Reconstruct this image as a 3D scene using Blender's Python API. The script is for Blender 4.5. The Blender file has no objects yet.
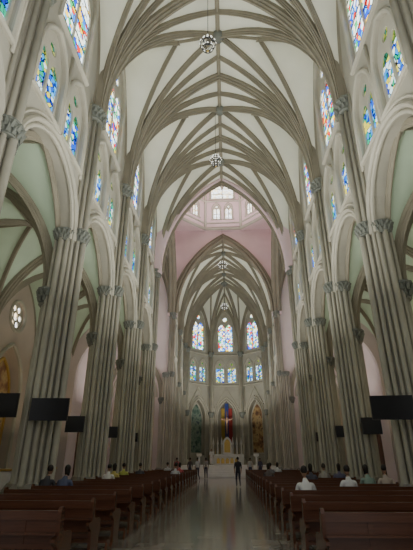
import bpy, math, random
from mathutils import Vector, Matrix
from mathutils.geometry import tessellate_polygon
random.seed(3)
Z3=Vector((0,0,1))
# ------------------------------------------------------------ materials
def nmat(name):
    m=bpy.data.materials.new(name); m.use_nodes=True
    nt=m.node_tree; b=nt.nodes['Principled BSDF']; return m,nt,b
def stone(name,c,var=.12,scale=1.2,rough=.75,bump=.05):
    m,nt,b=nmat(name)
    tc=nt.nodes.new('ShaderNodeTexCoord'); n=nt.nodes.new('ShaderNodeTexNoise')
    n.inputs['Scale'].default_value=scale; n.inputs['Detail'].default_value=5
    nt.links.new(tc.outputs['Object'],n.inputs['Vector'])
    r=nt.nodes.new('ShaderNodeValToRGB')
    r.color_ramp.elements[0].position=.3; r.color_ramp.elements[1].position=.7
    r.color_ramp.elements[0].color=tuple(x*(1-var) for x in c)+(1,)
    r.color_ramp.elements[1].color=tuple(min(1,x*(1+var*.6)) for x in c)+(1,)
    nt.links.new(n.outputs['Fac'],r.inputs['Fac']); nt.links.new(r.outputs['Color'],b.inputs['Base Color'])
    b.inputs['Roughness'].default_value=rough
    if bump:
        bp=nt.nodes.new('ShaderNodeBump'); bp.inputs['Strength'].default_value=bump
        nt.links.new(n.outputs['Fac'],bp.inputs['Height']); nt.links.new(bp.outputs['Normal'],b.inputs['Normal'])
    return m
def plain(name,c,rough=.6,metal=0,emit=0):
    m=stone(name,c,.06,6,rough,0)
    b=m.node_tree.nodes['Principled BSDF']; b.inputs['Metallic'].default_value=metal
    if emit:
        b.inputs['Emission Color'].default_value=tuple(c)+(1,); b.inputs['Emission Strength'].default_value=emit
    return m
def glass(name,cols,strength,scale=4.5,lead=.05):
    m=bpy.data.materials.new(name); m.use_nodes=True; nt=m.node_tree; nt.nodes.clear()
    o=nt.nodes.new('ShaderNodeOutputMaterial'); e=nt.nodes.new('ShaderNodeEmission')
    tc=nt.nodes.new('ShaderNodeTexCoord'); v=nt.nodes.new('ShaderNodeTexVoronoi'); v.inputs['Scale'].default_value=scale
    v2=nt.nodes.new('ShaderNodeTexVoronoi'); v2.inputs['Scale'].default_value=scale; v2.feature='DISTANCE_TO_EDGE'
    nt.links.new(tc.outputs['Object'],v.inputs['Vector']); nt.links.new(tc.outputs['Object'],v2.inputs['Vector'])
    s=nt.nodes.new('ShaderNodeSeparateColor'); nt.links.new(v.outputs['Color'],s.inputs['Color'])
    r=nt.nodes.new('ShaderNodeValToRGB'); r.color_ramp.interpolation='CONSTANT'
    els=r.color_ramp.elements
    while len(els)<len(cols): els.new(.5)
    for i,c in enumerate(cols):
        els[i].position=i/len(cols); els[i].color=tuple(c)+(1,)
    nt.links.new(s.outputs[0],r.inputs['Fac'])
    g=nt.nodes.new('ShaderNodeMath'); g.operation='GREATER_THAN'; g.inputs[1].default_value=lead
    nt.links.new(v2.outputs['Distance'],g.inputs[0])
    mu=nt.nodes.new('ShaderNodeMath'); mu.operation='MULTIPLY'; mu.inputs[1].default_value=strength
    nt.links.new(g.outputs[0],mu.inputs[0])
    nt.links.new(r.outputs['Color'],e.inputs['Color']); nt.links.new(mu.outputs[0],e.inputs['Strength'])
    nt.links.new(e.outputs[0],o.inputs['Surface'])
    return m
M={}
M['stone']=stone('pier_stone',(.44,.415,.33),.16,.9)
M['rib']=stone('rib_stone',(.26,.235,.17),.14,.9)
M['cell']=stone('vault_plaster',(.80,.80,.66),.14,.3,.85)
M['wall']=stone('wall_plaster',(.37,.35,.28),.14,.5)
M['aisle']=stone('aisle_plaster',(.50,.42,.34),.12,.5)
M['acell']=stone('aisle_vault_plaster',(.52,.64,.48),.1,.5)
M['pink']=stone('crossing_plaster',(.72,.54,.55),.08,.4)
M['tran']=stone('transept_plaster',(.66,.56,.53),.08,.4)
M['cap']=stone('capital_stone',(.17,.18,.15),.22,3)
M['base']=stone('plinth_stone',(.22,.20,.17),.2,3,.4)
M['gold']=plain('gilding',(.62,.42,.12),.35,.7)
M['black']=plain('black_plastic',(.008,.008,.01),.3)
M['dark']=plain('dark_iron',(.03,.03,.03),.5,.5)
M['marble']=stone('white_marble',(.72,.70,.66),.1,2,.3)
M['bulb']=plain('lamp_glass',(.9,.9,.82),.2,0,1.2)
M['glC']=glass('clerestory_glass',[(.85,.95,.9),(.02,.2,.85),(.95,.95,.75),(.03,.5,.15),(.85,.95,1),(.01,.06,.6),(1,.62,.04),(.8,.97,.88),(.7,.04,.02),(.1,.5,1)],3.6,3.8,.045)
M['glT']=glass('triforium_glass',[(.01,.1,.75),(.7,.93,1),(.01,.38,.2),(.12,.5,1),(.01,.04,.42),(.85,.97,.8),(.03,.3,.85),(.75,.65,.08)],2.2,4.5,.05)
M['glG']=glass('tracery_glass',[(.15,.32,.06),(.5,.6,.08),(.05,.25,.1),(.6,.65,.2),(.05,.3,.2)],1.0,6,.05)
M['glW']=glass('pale_glass',[(1,.93,.75),(.9,.95,1),(1,.8,.5),(.95,.95,.95)],4,4,.04)
def wood(name,c1,c2,rough):
    m,nt,b=nmat(name)
    tc=nt.nodes.new('ShaderNodeTexCoord'); mp=nt.nodes.new('ShaderNodeMapping'); mp.inputs['Scale'].default_value=(1,14,14)
    n=nt.nodes.new('ShaderNodeTexNoise'); n.inputs['Scale'].default_value=2.5; n.inputs['Detail'].default_value=6
    r=nt.nodes.new('ShaderNodeValToRGB'); r.color_ramp.elements[0].color=c1+(1,); r.color_ramp.elements[1].color=c2+(1,)
    nt.links.new(tc.outputs['Object'],mp.inputs['Vector']); nt.links.new(mp.outputs[0],n.inputs['Vector'])
    nt.links.new(n.outputs['Fac'],r.inputs['Fac']); nt.links.new(r.outputs['Color'],b.inputs['Base Color'])
    b.inputs['Roughness'].default_value=rough
    return m
M['wood']=wood('pew_wood',(.075,.03,.017),(.17,.068,.035),.22)
def floormat():
    m,nt,b=nmat('floor_tiles')
    tc=nt.nodes.new('ShaderNodeTexCoord'); br=nt.nodes.new('ShaderNodeTexBrick')
    br.offset=0; br.inputs['Scale'].default_value=1.0; br.inputs['Brick Width'].default_value=.6; br.inputs['Row Height'].default_value=.6
    br.inputs['Mortar Size'].default_value=.01
    br.inputs['Color1'].default_value=(.25,.235,.205,1); br.inputs['Color2'].default_value=(.40,.38,.33,1); br.inputs['Mortar'].default_value=(.09,.085,.07,1)
    n=nt.nodes.new('ShaderNodeTexNoise'); n.inputs['Scale'].default_value=3; n.inputs['Detail'].default_value=6
    mx=nt.nodes.new('ShaderNodeMix'); mx.data_type='RGBA'; mx.blend_type='MULTIPLY'; mx.inputs[0].default_value=.4
    nt.links.new(tc.outputs['Object'],br.inputs['Vector']); nt.links.new(tc.outputs['Object'],n.inputs['Vector'])
    nt.links.new(br.outputs['Color'],mx.inputs[6]); nt.links.new(n.outputs['Fac'],mx.inputs[7])
    nt.links.new(mx.outputs[2],b.inputs['Base Color']); b.inputs['Roughness'].default_value=.11
    b.inputs['IOR'].default_value=1.7
    return m
M['floor']=floormat()
# ------------------------------------------------------------ mesh builder
class MB:
    def __init__(s): s.v=[];s.f=[];s.m=[];s.sm=[];s.mats=[]
    def mi(s,mat):
        if mat not in s.mats: s.mats.append(mat)
        return s.mats.index(mat)
    def add(s,vs,fs,mat,smooth=False):
        o=len(s.v); s.v+= [tuple(x) for x in vs]; k=s.mi(mat)
        for f in fs: s.f.append([i+o for i in f]); s.m.append(k); s.sm.append(smooth)
    def mesh(s,name):
        me=bpy.data.meshes.new(name); me.from_pydata(s.v,[],s.f)
        for m in s.mats: me.materials.append(M[m] if isinstance(m,str) else m)
        me.polygons.foreach_set('material_index',s.m); me.polygons.foreach_set('use_smooth',s.sm); me.update(); return me
    def obj(s,name,loc=(0,0,0),rz=0):
        o=bpy.data.objects.new(name,s.mesh(name)); bpy.context.collection.objects.link(o); o.location=loc; o.rotation_euler[2]=rz; return o
    def box(s,a,b,mat):
        x0,y0,z0=a;x1,y1,z1=b
        s.add([(x0,y0,z0),(x1,y0,z0),(x1,y1,z0),(x0,y1,z0),(x0,y0,z1),(x1,y0,z1),(x1,y1,z1),(x0,y1,z1)],
              [(0,3,2,1),(4,5,6,7),(0,1,5,4),(1,2,6,5),(2,3,7,6),(3,0,4,7)],mat)
    def rings(s,cx,cy,rs,mat,n=10,smooth=True,cap=True,ph=0):
        vs=[];fs=[]
        for z,rx,ry in rs:
            for i in range(n):
                a=2*math.pi*(i+ph)/n; vs.append((cx+rx*math.cos(a),cy+ry*math.sin(a),z))
        for j in range(len(rs)-1):
            for i in range(n):
                k=(i+1)%n; fs.append((j*n+i,j*n+k,(j+1)*n+k,(j+1)*n+i))
        if cap: fs.append(tuple(range((len(rs)-1)*n,len(rs)*n))); fs.append(tuple(reversed(range(n))))
        s.add(vs,fs,mat,smooth)
    def sweep(s,pts,sv,prof,mat,smooth=False,closed=False):
        vs=[];fs=[];n=len(prof);N=len(pts)
        for i,p in enumerate(pts):
            a=pts[i-1] if (i>0 or closed) else pts[i]; b=pts[(i+1)%N] if (i<N-1 or closed) else pts[i]
            t=(b-a).normalized(); nn=sv.cross(t).normalized()
            for (x,y) in prof: vs.append(p+sv*x+nn*y)
        R=N if closed else N-1
        for i in range(R):
            j=(i+1)%N
            for k in range(n):
                l=(k+1)%n; fs.append((i*n+k,i*n+l,j*n+l,j*n+k))
        if not closed:
            fs.append(tuple(range(n))); fs.append(tuple(reversed(range((N-1)*n,N*n))))
        s.add(vs,fs,mat,smooth)
    def panel(s,P,outer,holes,d0,d1,mat):
        loops=[outer]+holes
        tri=tessellate_polygon([[Vector((u,z,0)) for u,z in L] for L in loops])
        flat=[q for L in loops for q in L]; n=len(flat)
        vs=[P(u,z,d0) for u,z in flat]+[P(u,z,d1) for u,z in flat]
        fs=[tuple(t) for t in tri]+[tuple(i+n for i in reversed(t)) for t in tri]
        o=0
        for L in loops:
            m=len(L)
            for i in range(m):
                j=(i+1)%m; fs.append((o+i,o+j,o+j+n,o+i+n))
            o+=m
        s.add(vs,fs,mat)
    def ball(s,c,r,mat,n=8,m=5):
        rx,ry,rz=(r,r,r) if not isinstance(r,tuple) else r
        rs=[(c[2]-rz*math.cos(math.pi*j/m),rx*max(.02,math.sin(math.pi*j/m)),ry*max(.02,math.sin(math.pi*j/m))) for j in range(m+1)]
        s.rings(c[0],c[1],rs,mat,n)
def archpts(a,zs,H,n=10,uc=0):
    R=(H*H+a*a)/(2*a); th=math.atan2(H,R-a)
    L=[(uc-a+R*(1-math.cos(th*i/n)),zs+R*math.sin(th*i/n)) for i in range(n+1)]
    Rr=[(2*uc-u,z) for u,z in reversed(L[:-1])]
    return L+Rr
def archout(a,z0,zs,H,n=8,uc=0): return [(uc-a,z0)]+archpts(a,zs,H,n,uc)+[(uc+a,z0)]
def circ(uc,zc,r,n=14): return [(uc+r*math.cos(2*math.pi*i/n),zc+r*math.sin(2*math.pi*i/n)) for i in range(n)]
def frame(O,U,N):
    O=Vector(O);U=Vector(U).normalized();N=Vector(N).normalized()
    return lambda u,z,d: O+U*u+N*d+Z3*z
def mould(mb,P,path,w,pr,mat,U,N,closed=False):
    pts=[P(u,z,0) for u,z in path]; sv=-Vector(N).normalized()
    prof=[(-.02,-w/2),(pr*.6,-w/2),(pr,-w*.15),(pr,w*.15),(pr*.6,w/2),(-.02,w/2)]
    mb.sweep(pts,sv,prof,mat,False,closed)
# ------------------------------------------------------------ windows
wcount=[0]
def window(P,U,N,hw,z0,zs,H,uc,kind,wallmb,mould_w=.16):
    wcount[0]+=1; mb=MB(); out=archout(hw,z0,zs,H,8,uc)
    g=.06 if kind!='pair' else .09
    h2=(hw-.14-g/2)/2; c=g/2+h2+0.02
    top=zs-H*.12; holes=[]
    for sgn in(-1,1): holes.append(archout(h2,z0+.1,top-h2*.3,h2*1.6,5,uc+sgn*c))
    holes.append(circ(uc,zs+H*.50,hw*.28,12))
    mb.panel(P,out,holes,.12,.24,'stone')
    gm={'pair':'glT','clere':'glC','pale':'glW'}[kind]
    if kind=='pair':
        zt=zs-.05
        mb.panel(P,[(uc-hw,z0),(uc-hw,zt),(uc+hw,zt),(uc+hw,z0)],[],.2,.22,gm)
        mb.panel(P,archout(hw,zt,zs,H,8,uc),[],.2,.22,'glG')
    else:
        mb.panel(P,out,[],.2,.22,gm)
        z=z0+.8
        while z<zs: mb.panel(P,[(uc-hw,z),(uc-hw,z+.05),(uc+hw,z+.05),(uc+hw,z)],[],.16,.19,'dark'); z+=.8
    mould(wallmb,P,archout(hw+mould_w*.5,z0,zs,H+mould_w*.6,8,uc),mould_w,.12,'stone',U,N)
    mould(wallmb,P,[(uc-hw-.2,z0-.06),(uc+hw+.2,z0-.06)],.14,.16,'stone',U,N)
    mb.obj('window_%d'%wcount[0])
# ------------------------------------------------------------ geometry constants
W=6.0; TH=.55; BAY=6.05; PY=[14.7+BAY*k for k in range(-3,4)]
C0=PY[-1]; C1=C0+11.6; CH=[C1,C1+6.7,C1+13.4]; AC=CH[-1]
ZS=16.8; ZR=26.3; ZWL=25.2; XO=12.7
walls={-1:MB(),1:MB()}
bays=[(PY[i],PY[i+1]) for i in range(len(PY)-1)]+[(CH[0],CH[1]),(CH[1],CH[2])]
for side in(-1,1):
    mb=walls[side]
    for (a,b) in bays:
        U=(0,1,0);N=(side,0,0); P=frame((side*W,(a+b)/2,0),U,N); h=(b-a)/2
        ar=archpts(2.42,9.8,2.5,12)
        outer=[(-h,0),(-2.42,0)]+ar+[(2.42,0),(h,0),(h,26),(-h,26)]
        holes=[archout(.98,12.85,14.95,1.55,8,-1.24),archout(.98,12.85,14.95,1.55,8,1.24),archout(1.45,17.2,21.3,2.7,8,0)]
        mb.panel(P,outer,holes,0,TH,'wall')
        for r,w,pr in((2.42,.14,.1),(2.62,.18,.2),(2.86,.1,.1)):
            mould(mb,P,[(-r,9.6)]+archpts(r,9.8,2.5*(1+(r-2.42)*.42),12)+[(r,9.6)],w,pr,'stone',U,N)
        P2=frame((side*(W+TH),(a+b)/2,0),U,(-side,0,0))
        mould(mb,P2,archpts(2.6,9.8,2.65,12),.25,.15,'stone',U,(-side,0,0))
        for uc in(-1.24,1.24): window(P,U,N,.98,12.85,14.95,1.55,uc,'pair',mb,.18)
        window(P,U,N,1.45,17.2,21.3,2.7,0,'clere',mb,.2)
        for uu in(-2.45,0,2.45):
            p=P(uu,0,-.05); mb.rings(p.x,p.y,[(12.5,.07,.07),(16.8,.07,.07)],'stone',8)
        PA=frame((side*XO,(a+b)/2,0),U,N)
        mb.panel(PA,[(-h,0),(h,0),(h,13),(-h,13)],[circ(0,9.7,.85,18),archout(1.7,.0001,5.2,2.6,8,0)],0,.5,'aisle')
        mb.panel(PA,[(-1.8,0),(1.8,0),(1.8,8.2),(-1.8,8.2)],[],.5,.6,'aisle')
        wcount[0]+=1; g=MB(); g.panel(PA,circ(0,9.7,.85,18),[],.22,.25,'glW')
        g.panel(PA,circ(0,9.7,.85,18),[circ(0,9.7,.26,10)]+[circ(.54*math.cos(q*math.pi/3),9.7+.54*math.sin(q*math.pi/3),.2,8) for q in range(6)],.12,.2,'stone')
        g.obj('window_%d'%wcount[0])
        mould(mb,PA,circ(0,9.7,.95,18),.18,.12,'stone',U,N,True)
        mould(mb,PA,archout(1.8,0,5.2,2.75,10),.22,.18,'stone',U,N)
        p=PA(-h,0,-.1); mb.rings(p.x,p.y,[(0,.35,.35),(.5,.35,.35),(.55,.24,.24),(7.2,.24,.24),(7.3,.4,.4),(7.7,.45,.45)],'stone',10)
# ------------------------------------------------------------ vaults
cells=MB(); ribs=MB()
def arc(S,p,zs,n=12):
    S=Vector(S);p=Vector(p); hv=Vector((p.x-S.x,p.y-S.y,0)); L=hv.length; H=p.z-zs; h=hv/L
    R=(H*H+L*L)/(2*L); th=math.atan2(H,R-L)
    pts=[Vector((S.x,S.y,zs))+h*(R*(1-math.cos(th*i/n)))+Z3*(R*math.sin(th*i/n)) for i in range(n+1)]
    return pts,h
def fan(S,rp,zs,mat,mb=None,n=12):
    mb=mb or cells; rows=[arc(S,p,zs,n)[0] for p in rp]; vs=[q for r in rows for q in r]; m=n+1
    fs=[(i*m+j,(i+1)*m+j,(i+1)*m+j+1,i*m+j+1) for i in range(len(rows)-1) for j in range(n)]
    mb.add(vs,fs,mat,True)
BK=[.35]
def prof(w,d): return [(-w/2,BK[0]),(-w/2,-d*.3),(-w*.3,-d*.4),(-w*.3,-d*.62),(-w*.14,-d*.75),(-w*.12,-d),(w*.12,-d),(w*.14,-d*.75),(w*.3,-d*.62),(w*.3,-d*.4),(w/2,-d*.3),(w/2,BK[0])]
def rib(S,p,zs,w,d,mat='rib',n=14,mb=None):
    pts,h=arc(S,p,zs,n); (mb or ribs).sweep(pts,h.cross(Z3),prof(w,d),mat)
def straight(a,b,w,d,mat='rib',mb=None):
    a=Vector(a);b=Vector(b); h=Vector((b.x-a.x,b.y-a.y,0)).normalized(); (mb or ribs).sweep([a,b],h.cross(Z3),prof(w,d),mat)
def lerp(a,b,t): return tuple(a[i]+(b[i]-a[i])*t for i in range(3))
def vault(T,hw,wx,l0,l1,zs,zr,zw,mat,tw=.48,td=.45,rw=.27,rd=.34,tier=True,inset=.15,rm='rib',ends=(True,True)):
    lm=(l0+l1)/2
    for s in(-1,1):
        for e,le in enumerate((l0,l1)):
            A=(0,le,zr);B=(0,lm,zr);C=(s*wx,lm,zw)
            rp=[lerp(A,B,i/5) for i in range(6)]+[lerp(B,C,i/7) for i in range(1,8)]
            fan(T((s*hw,le,0)),[T(p) for p in rp],zs,mat)
            S=T((s*(hw-inset),le,0))
            if ends[e]: rib(S,T(A),zs,tw,td,rm)
            rib(S,T(B),zs,rw,rd,rm)
            rib(T((s*(wx-.02),le,0)),T(C),zs,rw*.8,rd*.8,rm)
            if tier:
                rib(S,T(lerp(A,B,.5)),zs,rw*.85,rd*.9,rm); rib(S,T(lerp(B,C,.42)),zs,rw*.85,rd*.9,rm)
    straight(T((0,l0,zr)),T((0,l1,zr)),rw,rd*.8,rm)
    straight(T((-wx,lm,zw)),T((0,lm,zr)),rw*.8,rd*.7,rm); straight(T((0,lm,zr)),T((wx,lm,zw)),rw*.8,rd*.7,rm)
I=lambda p:p
def en(i): return (True, i in(5,7))
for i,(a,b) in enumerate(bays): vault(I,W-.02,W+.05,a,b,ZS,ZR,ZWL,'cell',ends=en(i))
yc=(C0+C1)/2
for side in(-1,1):
    T=lambda p,side=side:(side*p[1],yc+p[0],p[2])
    vault(T,5.7,5.8,W+.1,XO,ZS,ZR,ZWL,'tran',.6,.5,.3,.36,True,.2)
BK[0]=.1
for side in(-1,1):
    cx=side*(W+TH+XO)/2; hw=(XO-W-TH)/2
    for i,(a,b) in enumerate(bays): vault(lambda p,cx=cx:(p[0]+cx,p[1],p[2]),hw,hw+.05,a,b,7.6,12.7,12.5,'acell',.4,.35,.22,.25,False,.12,ends=en(i))
BK[0]=.3
AW=5.8
S0=[(AW,AC),(AW,AC+2.4),(2.4,AC+AW),(-2.4,AC+AW),(-AW,AC+2.4),(-AW,AC)]
boss=(0,AC,ZR)
for i in range(5):
    a=S0[i];b=S0[i+1]; mid=((a[0]+b[0])/2,(a[1]+b[1])/2,ZWL)
    rp=[lerp(boss,mid,.001+.999*k/8) for k in range(9)]
    for s in(a,b):
        fan((s[0],s[1],0),rp,ZS,'cell')
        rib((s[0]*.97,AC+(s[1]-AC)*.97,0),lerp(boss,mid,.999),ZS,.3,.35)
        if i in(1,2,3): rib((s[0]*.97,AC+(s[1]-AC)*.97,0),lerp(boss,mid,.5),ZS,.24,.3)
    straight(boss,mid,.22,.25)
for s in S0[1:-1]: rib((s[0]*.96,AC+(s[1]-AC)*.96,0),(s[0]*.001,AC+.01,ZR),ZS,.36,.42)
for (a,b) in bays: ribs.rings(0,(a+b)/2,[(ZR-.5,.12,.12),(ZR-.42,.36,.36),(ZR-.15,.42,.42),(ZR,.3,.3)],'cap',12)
ribs.rings(0,AC,[(ZR-.65,.2,.2),(ZR-.5,.55,.55),(ZR-.15,.6,.6),(ZR,.4,.4)],'cap',12)
cells.obj('ceiling'); ribs.obj('trim_1')
# ------------------------------------------------------------ apse walls
ap=MB()
for i in range(5):
    a=Vector((S0[i][0],S0[i][1],0));b=Vector((S0[i+1][0],S0[i+1][1],0)); U=(b-a).normalized(); N=Vector((U.y,-U.x,0))
    mid=(a+b)/2
    if (mid-Vector((0,AC,0))).dot(N)<0: N=-N
    P=frame(mid,U,N); h=(b-a).length/2
    if i in(0,4):
        ap.panel(P,[(-h,0),(h,0),(h,26),(-h,26)],[archout(.7,2,6,1.4,6)],0,.6,'wall')
        ap.panel(P,[(-1,1),(1,1),(1,8),(-1,8)],[],.5,.6,'wall')
        continue
    ap.panel(P,[(-h,0),(h,0),(h,26),(-h,26)],[archout(1.3,2.2,7.2,2.4,8),archout(.7,12.2,14.4,1.2,8,-.9),archout(.7,12.2,14.4,1.2,8,.9),archout(1.2,17,21,2.4,8)],0,.6,'wall')
    ap.panel(P,[(-1.6,2),(1.6,2),(1.6,10),(-1.6,10)],[],.58,.7,'wall')
    for uc in(-.9,.9): window(P,U,N,.7,12.2,14.4,1.2,uc,'pair',ap,.14)
    window(P,U,N,1.2,17,21,2.4,0,'clere',ap,.2)
    for r,w in((1.4,.2),(1.7,.14)): mould(ap,P,archout(r,1.4,7.2,2.5+(r-1.4)*1.3,10),w,.18,'stone',U,N)
    mould(ap,P,[(-2.1,8.0),(0,11.4),(2.1,8.0)],.14,.14,'stone',U,N)
    mould(ap,P,[(-h,11.8),(h,11.8)],.16,.2,'stone',U,N); mould(ap,P,[(-h,16.4),(h,16.4)],.16,.2,'stone',U,N)
    for uu in (-1.95,1.95):
        p=P(uu,0,-.1); ap.rings(p.x,p.y,[(1.2,.09,.09),(11.8,.09,.09)],'stone',8)
for s in S0[1:-1]:
    x,y=s[0]*.97,AC+(s[1]-AC)*.97
    ap.rings(x,y,[(0,.45,.45),(1.6,.45,.45),(1.7,.24,.24),(16.4,.24,.24)],'stone',12)
    for k in(-1,1):
        ap.rings(x+.26*k,y+ (.15 if abs(x)>4 else 0)*-k*(1 if x>0 else -1),[(1.2,.11,.11),(16.4,.11,.11)],'stone',8)
    for zc in (7.3,16.2): ap.rings(x,y,[(zc-.1,.3,.3),(zc,.36,.36),(zc+.5,.5,.5),(zc+.65,.5,.5)],'cap',10)
ap.obj('wall_apse')
# ------------------------------------------------------------ crossing walls + lantern
cr=MB(); hw=6.0
for (O,U,N) in(((0,C0,0),(1,0,0),(0,-1,0)),((0,C1,0),(1,0,0),(0,1,0)),((W-.1,yc,0),(0,1,0),(1,0,0)),((-W+.1,yc,0),(0,1,0),(-1,0,0))):
    P=frame(O,U,N)
    H=ZR-ZS-.1; a=5.4
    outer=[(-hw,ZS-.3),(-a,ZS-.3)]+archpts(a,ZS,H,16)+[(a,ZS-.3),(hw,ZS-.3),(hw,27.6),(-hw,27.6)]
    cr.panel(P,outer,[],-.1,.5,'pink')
    Pm=frame(Vector(O)-Vector(N)*.1,U,N)
    for r,w,pr in((5.4,.3,.25),(5.72,.22,.35),(5.98,.14,.15)):
        mould(cr,Pm,archpts(r,ZS,H+(r-5.4)*1.2,16),w,pr,'rib',U,N)
RO=5.35
octv=[(RO/math.cos(math.pi/8)*math.cos(math.pi/8+k*math.pi/4),yc+RO/math.cos(math.pi/8)*math.sin(math.pi/8+k*math.pi/4)) for k in range(8)]
Ph=lambda u,z,d: Vector((u,z,27.5+d))
cr.panel(Ph,[(-6.6,yc-6.3),(6.6,yc-6.3),(6.6,yc+6.3),(-6.6,yc+6.3)],[octv],0,.3,'pink')
for k in range(8):
    a=Vector(octv[k]+(0,));b=Vector(octv[(k+1)%8]+(0,)); U=(b-a).normalized(); mid=(a+b)/2; N=(mid-Vector((0,yc,0))).normalized()
    P=frame(mid,U,N); h=(b-a).length/2
    cr.panel(P,[(-h,27.3),(h,27.3),(h,36.5),(-h,36.5)],[archout(.5,28.9,30.4,.8,6,-.75),archout(.5,28.9,30.4,.8,6,.75),archout(1.5,31.9,33.6,1.9,8)],0,.4,'pink')
    for uc in(-.75,.75): window(P,U,N,.5,28.9,30.4,.8,uc,'pale',cr,.1)
    window(P,U,N,1.5,31.9,33.6,1.9,0,'pale',cr,.14)
    for zz,w in((27.5,.35),(28.3,.14),(31.5,.16),(36.3,.2)): mould(cr,P,[(-h,zz),(h,zz)],w,.22,'stone',U,N)
    p=P(-h,0,-.1); cr.rings(p.x,p.y,[(27.4,.16,.16),(36.5,.16,.16)],'stone',8)
    rows=[]
    for j in range(7):
        t=j/6*math.pi/2; r=math.cos(t); z=36.5+4.5*math.sin(t)
        rows+= [Vector((a.x*r,yc+(a.y-yc)*r,z)),Vector((b.x*r,yc+(b.y-yc)*r,z))]
    cr.add(rows,[(2*j,2*j+1,2*j+3,2*j+2) for j in range(6)],'pink')
cr.obj('wall_crossing')
tr=MB()
for side in(-1,1):
    N=(side,0,0);U=(0,1,0);P=frame((side*XO,yc,0),U,N)
    tr.panel(P,[(-6.2,0),(6.2,0),(6.2,26.2),(-6.2,26.2)],[archout(1.0,12,18,2,8,-2.9),archout(1.2,12,19,2.4,8,0),archout(1.0,12,18,2,8,2.9),archout(1.6,.0001,4,2.4,8)],0,.5,'tran')
    tr.panel(P,[(-2,0),(2,0),(2,7),(-2,7)],[],.45,.5,'wood')
    window(P,U,N,1.0,12,18,2,-2.9,'clere',tr,.2);window(P,U,N,1.2,12,19,2.4,0,'clere',tr,.2);window(P,U,N,1.0,12,18,2,2.9,'clere',tr,.2)
    for (yy,n) in((C0,-1),(C1,1)):
        P=frame((side*(W+TH+XO)/2,yy-n*.02,0),(1,0,0),(0,n,0)); q=(XO-W-TH)/2+.1
        q0,q1=(q+.25,q) if side>0 else (q,q+.25)
        tr.panel(P,[(-q0,0),(-2.2,0)]+archpts(2.2,7.6,3.6,10)+[(2.2,0),(q1,0),(q1,26.2),(-q0,26.2)],[],0,.4,'tran')
        mould(tr,P,archpts(2.35,7.6,3.75,10),.22,.15,'stone',(1,0,0),(0,n,0))
    tr.box((side*9.6-3.5,AC,0),(side*9.6+3.5,AC+.4,13),'aisle')
tr.obj('wall_transept')
walls[-1].obj('wall_left'); walls[1].obj('wall_right')
# ------------------------------------------------------------ piers
def capital(mb,cx,cy,z,rx,ry,h=.6):
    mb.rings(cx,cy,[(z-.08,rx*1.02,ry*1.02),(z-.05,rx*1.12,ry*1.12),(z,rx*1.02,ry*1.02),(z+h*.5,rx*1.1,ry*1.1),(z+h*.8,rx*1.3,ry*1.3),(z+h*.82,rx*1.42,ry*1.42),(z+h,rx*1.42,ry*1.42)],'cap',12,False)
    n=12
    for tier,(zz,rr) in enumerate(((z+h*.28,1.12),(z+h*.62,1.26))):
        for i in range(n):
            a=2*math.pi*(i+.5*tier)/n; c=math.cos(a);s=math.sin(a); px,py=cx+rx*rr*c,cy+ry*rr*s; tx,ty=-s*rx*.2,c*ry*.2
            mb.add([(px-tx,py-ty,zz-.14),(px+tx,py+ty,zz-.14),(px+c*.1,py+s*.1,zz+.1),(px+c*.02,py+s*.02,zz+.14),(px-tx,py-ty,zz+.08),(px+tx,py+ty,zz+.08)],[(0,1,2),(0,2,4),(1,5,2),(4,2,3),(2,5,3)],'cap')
pm=MB()
ox=6.3
core=[(5.78,-.10),(5.94,-.30),(6.08,-.47),(6.48,-.50),(6.72,-.18),(6.72,.18),(6.48,.50),(6.08,.47),(5.94,.30),(5.78,.10)]
Pc=lambda u,z,d: Vector((u-ox,z,d))
pm.panel(Pc,core,[],0,10.1,'wall')
pm.panel(Pc,[(5.80,-.10),(5.99,-.35),(6.1,-.45),(6.1,.45),(5.99,.35),(5.80,.10)],[],10.1,ZS,'wall')
def shaft(x,dy,r,z1,z0=.8):
    for s in ((1,-1) if dy else (1,)): pm.rings(x-ox,s*dy,[(z0,r*1.25,r*1.25),(z0+.12,r*1.3,r*1.3),(z0+.2,r,r),(z1,r,r)],'stone',10)
shaft(5.64,0,.12,ZS); shaft(5.78,.25,.08,ZS); shaft(5.93,.44,.065,ZS)
shaft(6.06,.63,.07,9.9); shaft(6.28,.68,.11,9.9); shaft(6.5,.63,.065,9.9)
shaft(6.84,0,.13,7.2); shaft(6.74,.28,.085,7.2); shaft(6.64,.47,.07,7.2)
pm.rings(-.06,0,[(0,.98,1.02),(.3,.98,1.02),(.36,.9,.95),(.7,.9,.95),(.8,.82,.87),(.92,.75,.8)],'base',8,False,True,.5)
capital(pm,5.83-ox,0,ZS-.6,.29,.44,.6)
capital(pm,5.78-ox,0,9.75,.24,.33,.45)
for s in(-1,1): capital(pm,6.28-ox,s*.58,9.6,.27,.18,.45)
capital(pm,6.56-ox,0,7.0,.38,.60,.5)
pme=pm.mesh('clustered_pier')
for y in PY+CH:
    for side in(1,-1):
        o=bpy.data.objects.new('clustered_pier',pme); bpy.context.collection.objects.link(o)
        o.location=(side*ox,y,0); o.rotation_euler[2]=0 if side>0 else math.pi
# ------------------------------------------------------------ floor
fl=MB(); fl.box((-14,-6,-.2),(14,67,0),'floor'); fl.obj('floor')
st=MB()
for i in range(6): st.box((-5.2,C1+.8+.4*i,.17*i),(5.2,AC+2.0,.17*(i+1)),'marble')
st.box((-3.0,AC+1.9,0),(3.0,AC+5.0,1.02),'marble')
st.obj('sanctuary_steps')
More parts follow.
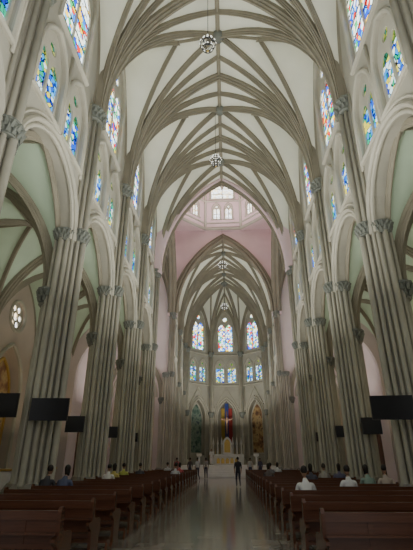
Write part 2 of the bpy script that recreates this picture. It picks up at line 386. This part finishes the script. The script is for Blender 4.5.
# ------------------------------------------------------------ pews
def pewmesh(PL):
    mb=MB(); L=PL/2
    mb.box((-L,.0,.50),(L,.035,.84),'wood')
    mb.box((-L,-.03,.84),(L,.07,.93),'wood'); mb.box((-L,-.015,.93),(L,.05,.955),'wood')
    mb.box((-L,-.012,.50),(L,.05,.56),'wood')
    for q in range(1,6): mb.box((-L+PL*q/6-.04,-.012,.5),(-L+PL*q/6+.04,.04,.86),'wood')
    mb.box((-L,.03,.415),(L,.47,.455),'wood'); mb.box((-L,.44,.33),(L,.465,.415),'wood')
    mb.box((-L,-.16,.68),(L,.0,.70),'wood')
    mb.box((-L,-.38,.16),(L,-.2,.20),'wood')
    prof=[(-.06,0),(.52,0),(.52,.06),(.46,.12),(.44,.40),(.50,.46),(.50,.62),(.42,.67),(.14,.68),(.09,.74),(.09,.94),(.05,1.0),(-.02,1.0),(-.05,.94),(-.03,.66),(-.2,.64),(-.2,.6),(-.02,.5),(-.0,.12),(-.06,.06)]
    for x in(-L,L,0):
        P=lambda u,z,d,x=x: Vector((x+d,u,z))
        pr=prof if x else [(0,0),(.45,0),(.42,.42),(0,.42)]
        mb.panel(P,pr,[],-.025,.025,'wood')
        mb.panel(P,[(-.42,0),(-.0,0),(-.0,.05),(-.2,.08),(-.2,.16),(-.38,.16),(-.42,.05)],[],-.02,.02,'wood')
    return mb.mesh('church_pew')
ROWS=[6.5+1.5*i for i in range(19)]
for (xa,xb) in((-5.25,-2.2),(1.4,5.15)):
    pw=pewmesh(xb-xa)
    for y in ROWS:
        o=bpy.data.objects.new('church_pew',pw); bpy.context.collection.objects.link(o); o.location=((xa+xb)/2,y,0)
# ------------------------------------------------------------ televisions
def tv(x,y,z,w,h,rz=0,br=.3):
    mb=MB(); mb.box((-w/2,-.04,-h/2),(w/2,.03,h/2),'black')
    mb.box((-w/2+.02,-.045,-h/2+.02),(w/2-.02,-.038,h/2-.02),'black')
    mb.box((-.15,.03,-.15),(.15,.1,.15),'dark'); mb.box((-.03,.1,-.03),(.03,br,.03),'dark')
    mb.obj('wall_mounted_television',(x,y,z),rz)
tv(-5.62,13.75,3.1,1.22,.7,.08); tv(5.3,13.75,3.1,1.3,.72,-.08)
tv(-7.05,13.6,3.22,.85,.75)
tv(-6.85,19.75,3.1,.85,.7); tv(6.5,19.75,2.98,.85,.7)
for s in(-1,1):
    tv(s*6.8,25.8,3.1,.85,.62); tv(s*6.8,31.85,3.1,.8,.6)
# ------------------------------------------------------------ chandeliers
def chand(x,y,z,r):
    mb=MB(); mb.rings(0,0,[(.0,.015,.015),(ZR-z-.3,.015,.015)],'dark',6)
    for zz,rr,n in((-.05,r,12),(-.35,r*.7,8),(.25,r*.6,8)):
        pts=[Vector((rr*math.cos(2*math.pi*i/16),rr*math.sin(2*math.pi*i/16),zz)) for i in range(16)]
        mb.sweep(pts,Z3,[(-.02,-.02),(.02,-.02),(.02,.02),(-.02,.02)],'dark',False,True)
        for i in range(n):
            a=2*math.pi*i/n; mb.ball((rr*math.cos(a),rr*math.sin(a),zz+.08),.055,'bulb',6,4)
    for i in range(6):
        a=math.pi*i/3; mb.sweep([Vector((0,0,.6)),Vector((r*.6*math.cos(a),r*.6*math.sin(a),.25)),Vector((r*math.cos(a),r*math.sin(a),-.05)),Vector((r*.7*math.cos(a),r*.7*math.sin(a),-.35)),Vector((0,0,-.55))],Vector((-math.sin(a),math.cos(a),0)),[(-.012,-.012),(.012,-.012),(.012,.012),(-.012,.012)],'dark')
    mb.ball((0,0,-.55),.07,'gold')
    mb.obj('chandelier',(x,y,z))
chand(-.5,14.7,21.4,.4); chand(-.35,23.9,21.4,.4); chand(-.1,41.5,21.4,.5); chand(0,54,21,.5)
# ------------------------------------------------------------ altar
al=MB(); zb=1.02; ya=AC-3.5
al.box((-1.5,ya,zb),(1.5,ya+.9,zb+.1),'marble'); al.box((-1.3,ya+.1,zb+.1),(1.3,ya+.8,zb+.92),'marble'); al.box((-1.5,ya-.05,zb+.92),(1.5,ya+.95,zb+1.05),'marble')
for x in(-1.1,-.55,0,.55,1.1): al.panel(lambda u,z,d,x=x:Vector((x+u,ya+.1+d,z)),archout(.2,zb+.2,zb+.55,.25,5),[],-.03,.02,'gold')
al.obj('altar_table')
hb=MB(); Y=AC+3.0
hb.box((-2.2,Y-.2,zb),(2.2,Y+.9,zb+1.3),'marble')
Pf=lambda u,z,d: Vector((u,Y+d,z))
hb.panel(Pf,archout(.6,zb+1.3,zb+2.6,.9,8),[archout(.4,zb+1.5,zb+2.6,.6,6)],-.1,.5,'marble')
hb.panel(Pf,archout(.42,zb+1.5,zb+2.6,.62,6),[],.1,.15,'gold')
for x in(-1.9,-1.3,1.3,1.9,-.75,.75):
    hb.rings(x,Y+.2,[(zb+1.3,.12,.12),(zb+2.5,.1,.1),(zb+2.5,.15,.15),(zb+2.6,.15,.15),(zb+3.5,.01,.01)],'marble',8,False)
for x in(-1.6,-1.0,1.0,1.6): hb.rings(x,Y-.05,[(zb+1.3,.07,.07),(zb+1.35,.03,.03),(zb+1.6,.03,.03),(zb+1.6,.02,.02),(zb+2.1,.02,.02)],'gold',6)
hb.obj('high_altar')
cl=MB(); cols=[plain('yellow_cloth',(.36,.25,.05),.8),plain('blue_cloth',(.03,.05,.2),.8),plain('red_cloth',(.28,.035,.03),.8)]
for i,m in enumerate(cols):
    x0=-.81+.54*i; vs=[];n=12
    for z in(3.3,5,7,8.5 if i!=1 else 9.2):
        for k in range(n+1): vs.append((x0+.54*k/n,AC+AW-.25+.07*math.sin(k*1.9)*(1.2 if z<8 else .4),z))
    cl.add(vs,[(r*(n+1)+k,r*(n+1)+k+1,(r+1)*(n+1)+k+1,(r+1)*(n+1)+k) for r in range(3) for k in range(n)],m,True)
cl.obj('hanging_flag_drapery')
cx=MB(); yx=AC+4.6
cx.box((-.06,yx,4.2),(.06,yx+.1,8.0),'wood'); cx.box((-.9,yx,6.9),(.9,yx+.1,7.03),'wood')
skinm=plain('skin',(.45,.27,.18),.6)
cx.rings(0,yx-.1,[(5.0,.05,.05),(5.6,.09,.08),(6.1,.13,.1),(6.35,.1,.09),(6.8,.19,.12),(6.9,.07,.07),(6.98,.06,.06)],skinm,8)
cx.ball((0,yx-.12,7.08),(.09,.1,.13),skinm)
for s in(-1,1): cx.sweep([Vector((s*.15,yx-.08,6.8)),Vector((s*.5,yx-.05,6.85)),Vector((s*.85,yx-.05,6.97))],Vector((0,1,0)),[(-.04,-.04),(.04,-.04),(.04,.04),(-.04,.04)],skinm)
cx.obj('crucifix')
def paintmat(name,cols,sc=1.4):
    m,nt,b=nmat(name); tc=nt.nodes.new('ShaderNodeTexCoord'); n=nt.nodes.new('ShaderNodeTexNoise'); n.inputs['Scale'].default_value=sc; n.inputs['Detail'].default_value=3
    r=nt.nodes.new('ShaderNodeValToRGB'); els=r.color_ramp.elements
    while len(els)<len(cols): els.new(.5)
    for i,c in enumerate(cols): els[i].position=.3+.4*i/(len(cols)-1); els[i].color=tuple(c)+(1,)
    nt.links.new(tc.outputs['Object'],n.inputs['Vector']); nt.links.new(n.outputs['Fac'],r.inputs['Fac']); nt.links.new(r.outputs['Color'],b.inputs['Base Color']); return m
pA=paintmat('green_painting',[(.02,.04,.035),(.06,.12,.09),(.2,.26,.2),(.04,.07,.08)])
pB=paintmat('amber_painting',[(.06,.03,.02),(.24,.12,.05),(.45,.32,.14),(.1,.05,.03)])
def painting(P,hw,z0,zs,H,mat,fm='gold'):
    mb=MB(); mb.panel(P,archout(hw,z0,zs,H,8),[archout(hw-.14,z0+.14,zs,H-.18,8)],-.1,.05,fm); mb.panel(P,archout(hw-.1,z0+.1,zs,H-.12,8),[],-.02,.03,mat); mb.obj('arched_altar_painting')
for i,m in((1,pB),(3,pA)):
    a=Vector((S0[i][0],S0[i][1],0));b=Vector((S0[i+1][0],S0[i+1][1],0)); U=(b-a).normalized(); N=Vector((U.y,-U.x,0)); mid=(a+b)/2
    if (mid-Vector((0,AC,0))).dot(N)<0: N=-N
    P=frame(mid+N*.45,U,N); painting(P,1.2,2.4,6.9,2.3,m,'stone')
for side in(-1,1):
    for j,(a,b) in enumerate(bays[:6]):
        P=frame((side*(XO+.4),(a+b)/2,0),(0,1,0),(side,0,0)); painting(P,1.4,1.9,4.9,2.3,pB if (j+(side>0))%3 else pA)
        sa=MB(); x=side*(XO-.5); sa.box((x-.4,(a+b)/2-1.2,0),(x+.4,(a+b)/2+1.2,1.05),'marble'); sa.box((x-.45,(a+b)/2-1.3,1.05),(x+.45,(a+b)/2+1.3,1.15),'gold')
        sa.obj('side_altar')
for x in(-3.2,3.3):
    lb=MB(); lb.rings(0,0,[(0,.3,.3),(.08,.3,.3),(.1,.12,.12),(.9,.1,.1),(1.0,.3,.22),(1.25,.32,.24)],'marble',8,False); lb.obj('lectern',(x,51.5,1.02))
# ------------------------------------------------------------ people
def person(name,loc,rz,pose,shirt,pants,hair,skin=(.42,.25,.16),scale=1,lean=0,female=False):
    sm=plain(name+'_top',shirt,.8);pmn=plain(name+'_trousers',pants,.8);hm=plain(name+'_hair',hair,.6);sk=plain(name+'_skin',skin,.55);sh=plain(name+'_shoes',(.03,.025,.02),.5)
    V=[];E=[];Rd=[];lab=[]
    def add(p,r,par=None,l=0):
        V.append(Vector(p));Rd.append(r);k=len(V)-1
        if par is not None: E.append((par,k)); lab.append(l)
        return k
    if pose=='sit':
        pel=add((0,0,.585),(.15,.13))
        w=add((0,-.01,.76),(.14,.11),pel,0); c=add((0,.0+lean*.5,.98),(.17,.12),w,0); nb=add((0,.02+lean,1.17),(.075,.07),c,0); nt_=add((0,.04+lean*1.3,1.27),(.055,.055),nb,2)
        legs=[((s*.1,.1,.56),(s*.13,.42,.53),(s*.13,.40,.12),(s*.13,.52,.06)) for s in(-1,1)]
        arms=[((s*.18,.01+lean,1.1),(s*.24,.05+lean,.84),(s*.13,.27+lean*.6,.66)) for s in(-1,1)]
        hc=Vector((0,.06+lean*1.5,1.39))
    else:
        pel=add((0,0,.95),(.15,.12)); w=add((0,0,1.12),(.135,.10),pel,0); c=add((0,0,1.32),(.17,.12),w,0); nb=add((0,0,1.47),(.075,.07),c,0); nt_=add((0,.02,1.55),(.055,.055),nb,2)
        legs=[((-.09,0,.9),(-.1,.12,.5),(-.1,.05,.1),(-.1,.17,.05)),((.09,0,.9),(.1,.02,.48),(.1,-.22,.13),(.1,-.12,.05))]
        arms=[((-.18,0,1.42),(-.23,-.06,1.14),(-.22,.03,.88)),((.18,0,1.42),(.23,.04,1.14),(.22,.14,.9))]
        hc=Vector((0,.03,1.67))
    hands=[]
    for L in legs:
        a=add(L[0],(.1,.1),pel,1);b=add(L[1],(.07,.07),a,1);d=add(L[2],(.045,.045),b,1);e=add(L[3],(.045,.035),d,3)
    for A in arms:
        a=add(A[0],(.065,.065),c,0);b=add(A[1],(.048,.048),a,0);d=add(A[2],(.03,.03),b,2 if not female else 0)
        dr=(Vector(A[2])-Vector(A[1])).normalized(); hp=Vector(A[2])+dr*.09; add(hp,(.036,.022),d,2); hands.append((Vector(A[2]),hp,dr))
    me=bpy.data.meshes.new(name+'_sk'); me.from_pydata(V,E,[]); ob=bpy.data.objects.new('tmp',me); bpy.context.collection.objects.link(ob)
    md=ob.modifiers.new('s','SKIN')
    for i,d in enumerate(me.skin_vertices[0].data): d.radius=Rd[i]; d.use_root=(i==0)
    md.use_smooth_shade=True
    sb=ob.modifiers.new('u','SUBSURF'); sb.levels=1; sb.render_levels=1
    dg=bpy.context.evaluated_depsgraph_get(); em=bpy.data.meshes.new_from_object(ob.evaluated_get(dg))
    out=MB(); mats=[sm,pmn,sk,sh]; vs=[v.co.copy() for v in em.vertices]
    groups={0:[],1:[],2:[],3:[]}
    for p in em.polygons:
        cc=p.center; best=9;bl=0
        for (a,b),l in zip(E,lab):
            A=V[a];B=V[b];t=max(0,min(1,(cc-A).dot(B-A)/max(1e-6,(B-A).length_squared))); q=(A+(B-A)*t-cc).length - Rd[b][0]*.6
            if q<best: best=q;bl=l
        if bl==0 and cc.z<(.62 if pose=='sit' else .98): bl=1
        groups[bl].append(tuple(p.vertices))
    out.v+=[tuple(v) for v in vs]
    for l,fs in groups.items():
        k=out.mi(mats[l])
        for f in fs: out.f.append(list(f)); out.m.append(k); out.sm.append(True)
    bpy.data.objects.remove(ob)
    def rng(c,rs,mat,n=12):
        out.rings(c[0],c[1],[(c[2]+z,rx,ry) for z,rx,ry in rs],mat,n)
    hx,hy,hz=hc
    rng((hx,hy,hz),[(-.125,.03,.035),(-.105,.05,.06),(-.06,.065,.08),(0,.076,.095),(.05,.076,.096),(.09,.06,.078),(.12,.02,.03)],sk)
    rng((hx,hy-.014,hz+.008),[(-.05 if not female else -.17,.06,.075),(-.02,.08,.092),(.03,.085,.1),(.08,.072,.09),(.115,.045,.055),(.13,.01,.01)],hm)
    out.rings(hx,hy+.045,[(hz-.07,.058,.05),(hz-.0,.068,.052),(hz+.04,.066,.052),(hz+.055,.05,.03)],sk,12)
    out.add([(hx-.014,hy+.093,hz-.03),(hx+.014,hy+.093,hz-.03),(hx,hy+.12,hz-.028),(hx,hy+.094,hz+.02)],[(0,1,2),(0,2,3),(1,3,2)],sk)
    for s in(-1,1):
        out.ball((hx+s*.03,hy+.09,hz+.005),.011,'black',6,4); out.ball((hx+s*.078,hy,hz-.01),(.012,.02,.032),sk,6,4)
    out.box((hx-.022,hy+.088,hz-.062),(hx+.022,hy+.098,hz-.054),plain(name+'_lips',(.35,.12,.1),.5))
    for (w_,hp,dr) in hands:
        side=dr.cross(Z3)
        side=side.normalized() if abs(dr.z)<.8 else Vector((0,1,0))
        for k,(off,ln) in enumerate(((-.028,.055),(-.01,.07),(.01,.065),(.028,.05))):
            a=hp+side*off; b=a+dr*ln*.6; e=b+dr*ln*.3-Z3*ln*.3
            out.sweep([a-dr*.01,b,e],side,[(-.008,-.008),(.008,-.008),(.008,.008),(-.008,.008)],sk,True)
        a=hp-side*.03-dr*.04; out.sweep([a,a-side*.025+dr*.025,a-side*.025+dr*.05],dr.cross(side).normalized(),[(-.009,-.009),(.009,-.009),(.009,.009),(-.009,.009)],sk,True)
    o=out.obj(name,loc,rz); o.scale=(scale,)*3
def row(y): return min(ROWS,key=lambda r:abs(r-y))+.22
ppl=[(-5.0,13.0,(.05,.05,.06),False),(-4.5,12.9,(.1,.12,.2),True),(-4.45,17,(.75,.74,.7),False),(-4.6,18.6,(.6,.5,.15),True),(-4.9,21.5,(.5,.55,.12),False),(-4.4,23,(.08,.08,.1),False),
(-2.6,22.5,(.55,.56,.6),False),(-2.7,26,(.5,.1,.1),True),(2.0,11.2,(.82,.82,.8),False),(3.4,13,(.8,.8,.78),False),(4.4,14.4,(.25,.35,.3),True),(4.9,14.4,(.5,.42,.35),False),
(3.2,17.5,(.1,.1,.13),True),(4.0,19,(.35,.33,.3),False),(4.6,19,(.12,.12,.2),True),(2.4,24,(.2,.2,.22),False),(3.1,27,(.6,.6,.6),True),(-3.2,29,(.2,.1,.1),True),(-4.0,31,(.6,.6,.62),False),(1.9,20,(.12,.1,.1),True)]
for i,(x,y,c,fem) in enumerate(ppl):
    person('seated_worshipper' ,(x,row(y),0),random.uniform(-.2,.2),'sit',c,(.06,.06,.09),(.02,.015,.012),female=fem,lean=random.choice([0,.04,.1]),scale=.97)
person('walking_worshipper',(.75,30.2,0),.1,'walk',(.03,.03,.04),(.04,.04,.06),(.02,.015,.012))
for x,y,r,c in((-2.6,40,.5,(.5,.5,.5)),(-3.3,40.5,-.4,(.12,.1,.1)),(-2.0,43,.1,(.3,.28,.26)),(3.0,41.5,.3,(.08,.08,.12)),(-4.2,38,.2,(.4,.1,.1)),(2.2,43.5,-.3,(.5,.48,.45))):
    person('standing_worshipper',(x,y,0),r,'walk',c,(.05,.05,.08),(.02,.015,.012))
person('standing_priest',(-1.9,ya-.8,1.02),math.pi,'walk',(.7,.7,.68),(.7,.7,.68),(.02,.015,.012))
# ------------------------------------------------------------ lights
def area(name,loc,rot,sx,sy,p,col=(1,1,1)):
    l=bpy.data.lights.new(name,'AREA'); l.shape='RECTANGLE'; l.size=sx;l.size_y=sy;l.energy=p;l.color=col
    o=bpy.data.objects.new(name,l); bpy.context.collection.objects.link(o); o.location=loc;o.rotation_euler=rot; return o
UPR=(math.pi,0,0)
for i,(a,b) in enumerate(bays): area('nave_fill',(0,(a+b)/2,7.0),UPR,3,3,600 if i<4 else 430,(.99,.99,.94))  # added fill, unseen from below, brightens the vault; not a church fixture
area('crossing_fill',(0,yc,7),UPR,5,5,650,(1,.93,.93))  # added pinkish fill for the crossing, no fixture modelled
area('lantern_fill',(0,yc,27),UPR,5,5,650,(1,.9,.95))  # added fill inside the drum to brighten the lantern walls
area('sanctuary_fill',(0,60,6),UPR,4,2,170,(1,.97,.9))  # added fill for the apse, unseen from the camera
for s in(-1,1):
    for j,(a,b) in enumerate(bays): area('aisle_fill',(s*9.7,(a+b)/2,3.0),UPR,2.5,3,50,(1,.82,.58) if j>2 else (.97,1,.88))  # added fill per aisle bay, warmer in the far bays; no fixture here
    area('transept_fill',(s*9.5,yc,6),UPR,3,5,170,(1,.9,.85))  # added fill to lift the transept arms, not a real lamp
w=bpy.data.worlds.new('World'); bpy.context.scene.world=w; w.use_nodes=True
w.node_tree.nodes['Background'].inputs[0].default_value=(.97,.98,1,1); w.node_tree.nodes['Background'].inputs[1].default_value=.6
# ------------------------------------------------------------ camera
cam=bpy.data.cameras.new('camera'); co=bpy.data.objects.new('camera',cam); bpy.context.collection.objects.link(co)
cam.sensor_fit='VERTICAL'; cam.sensor_height=24; cam.lens=24*413/550; cam.clip_end=300; cam.clip_start=.05
co.location=(.15,0,1.6); co.rotation_euler=(math.radians(90+24.13),0,math.radians(2.8))
bpy.context.scene.camera=co
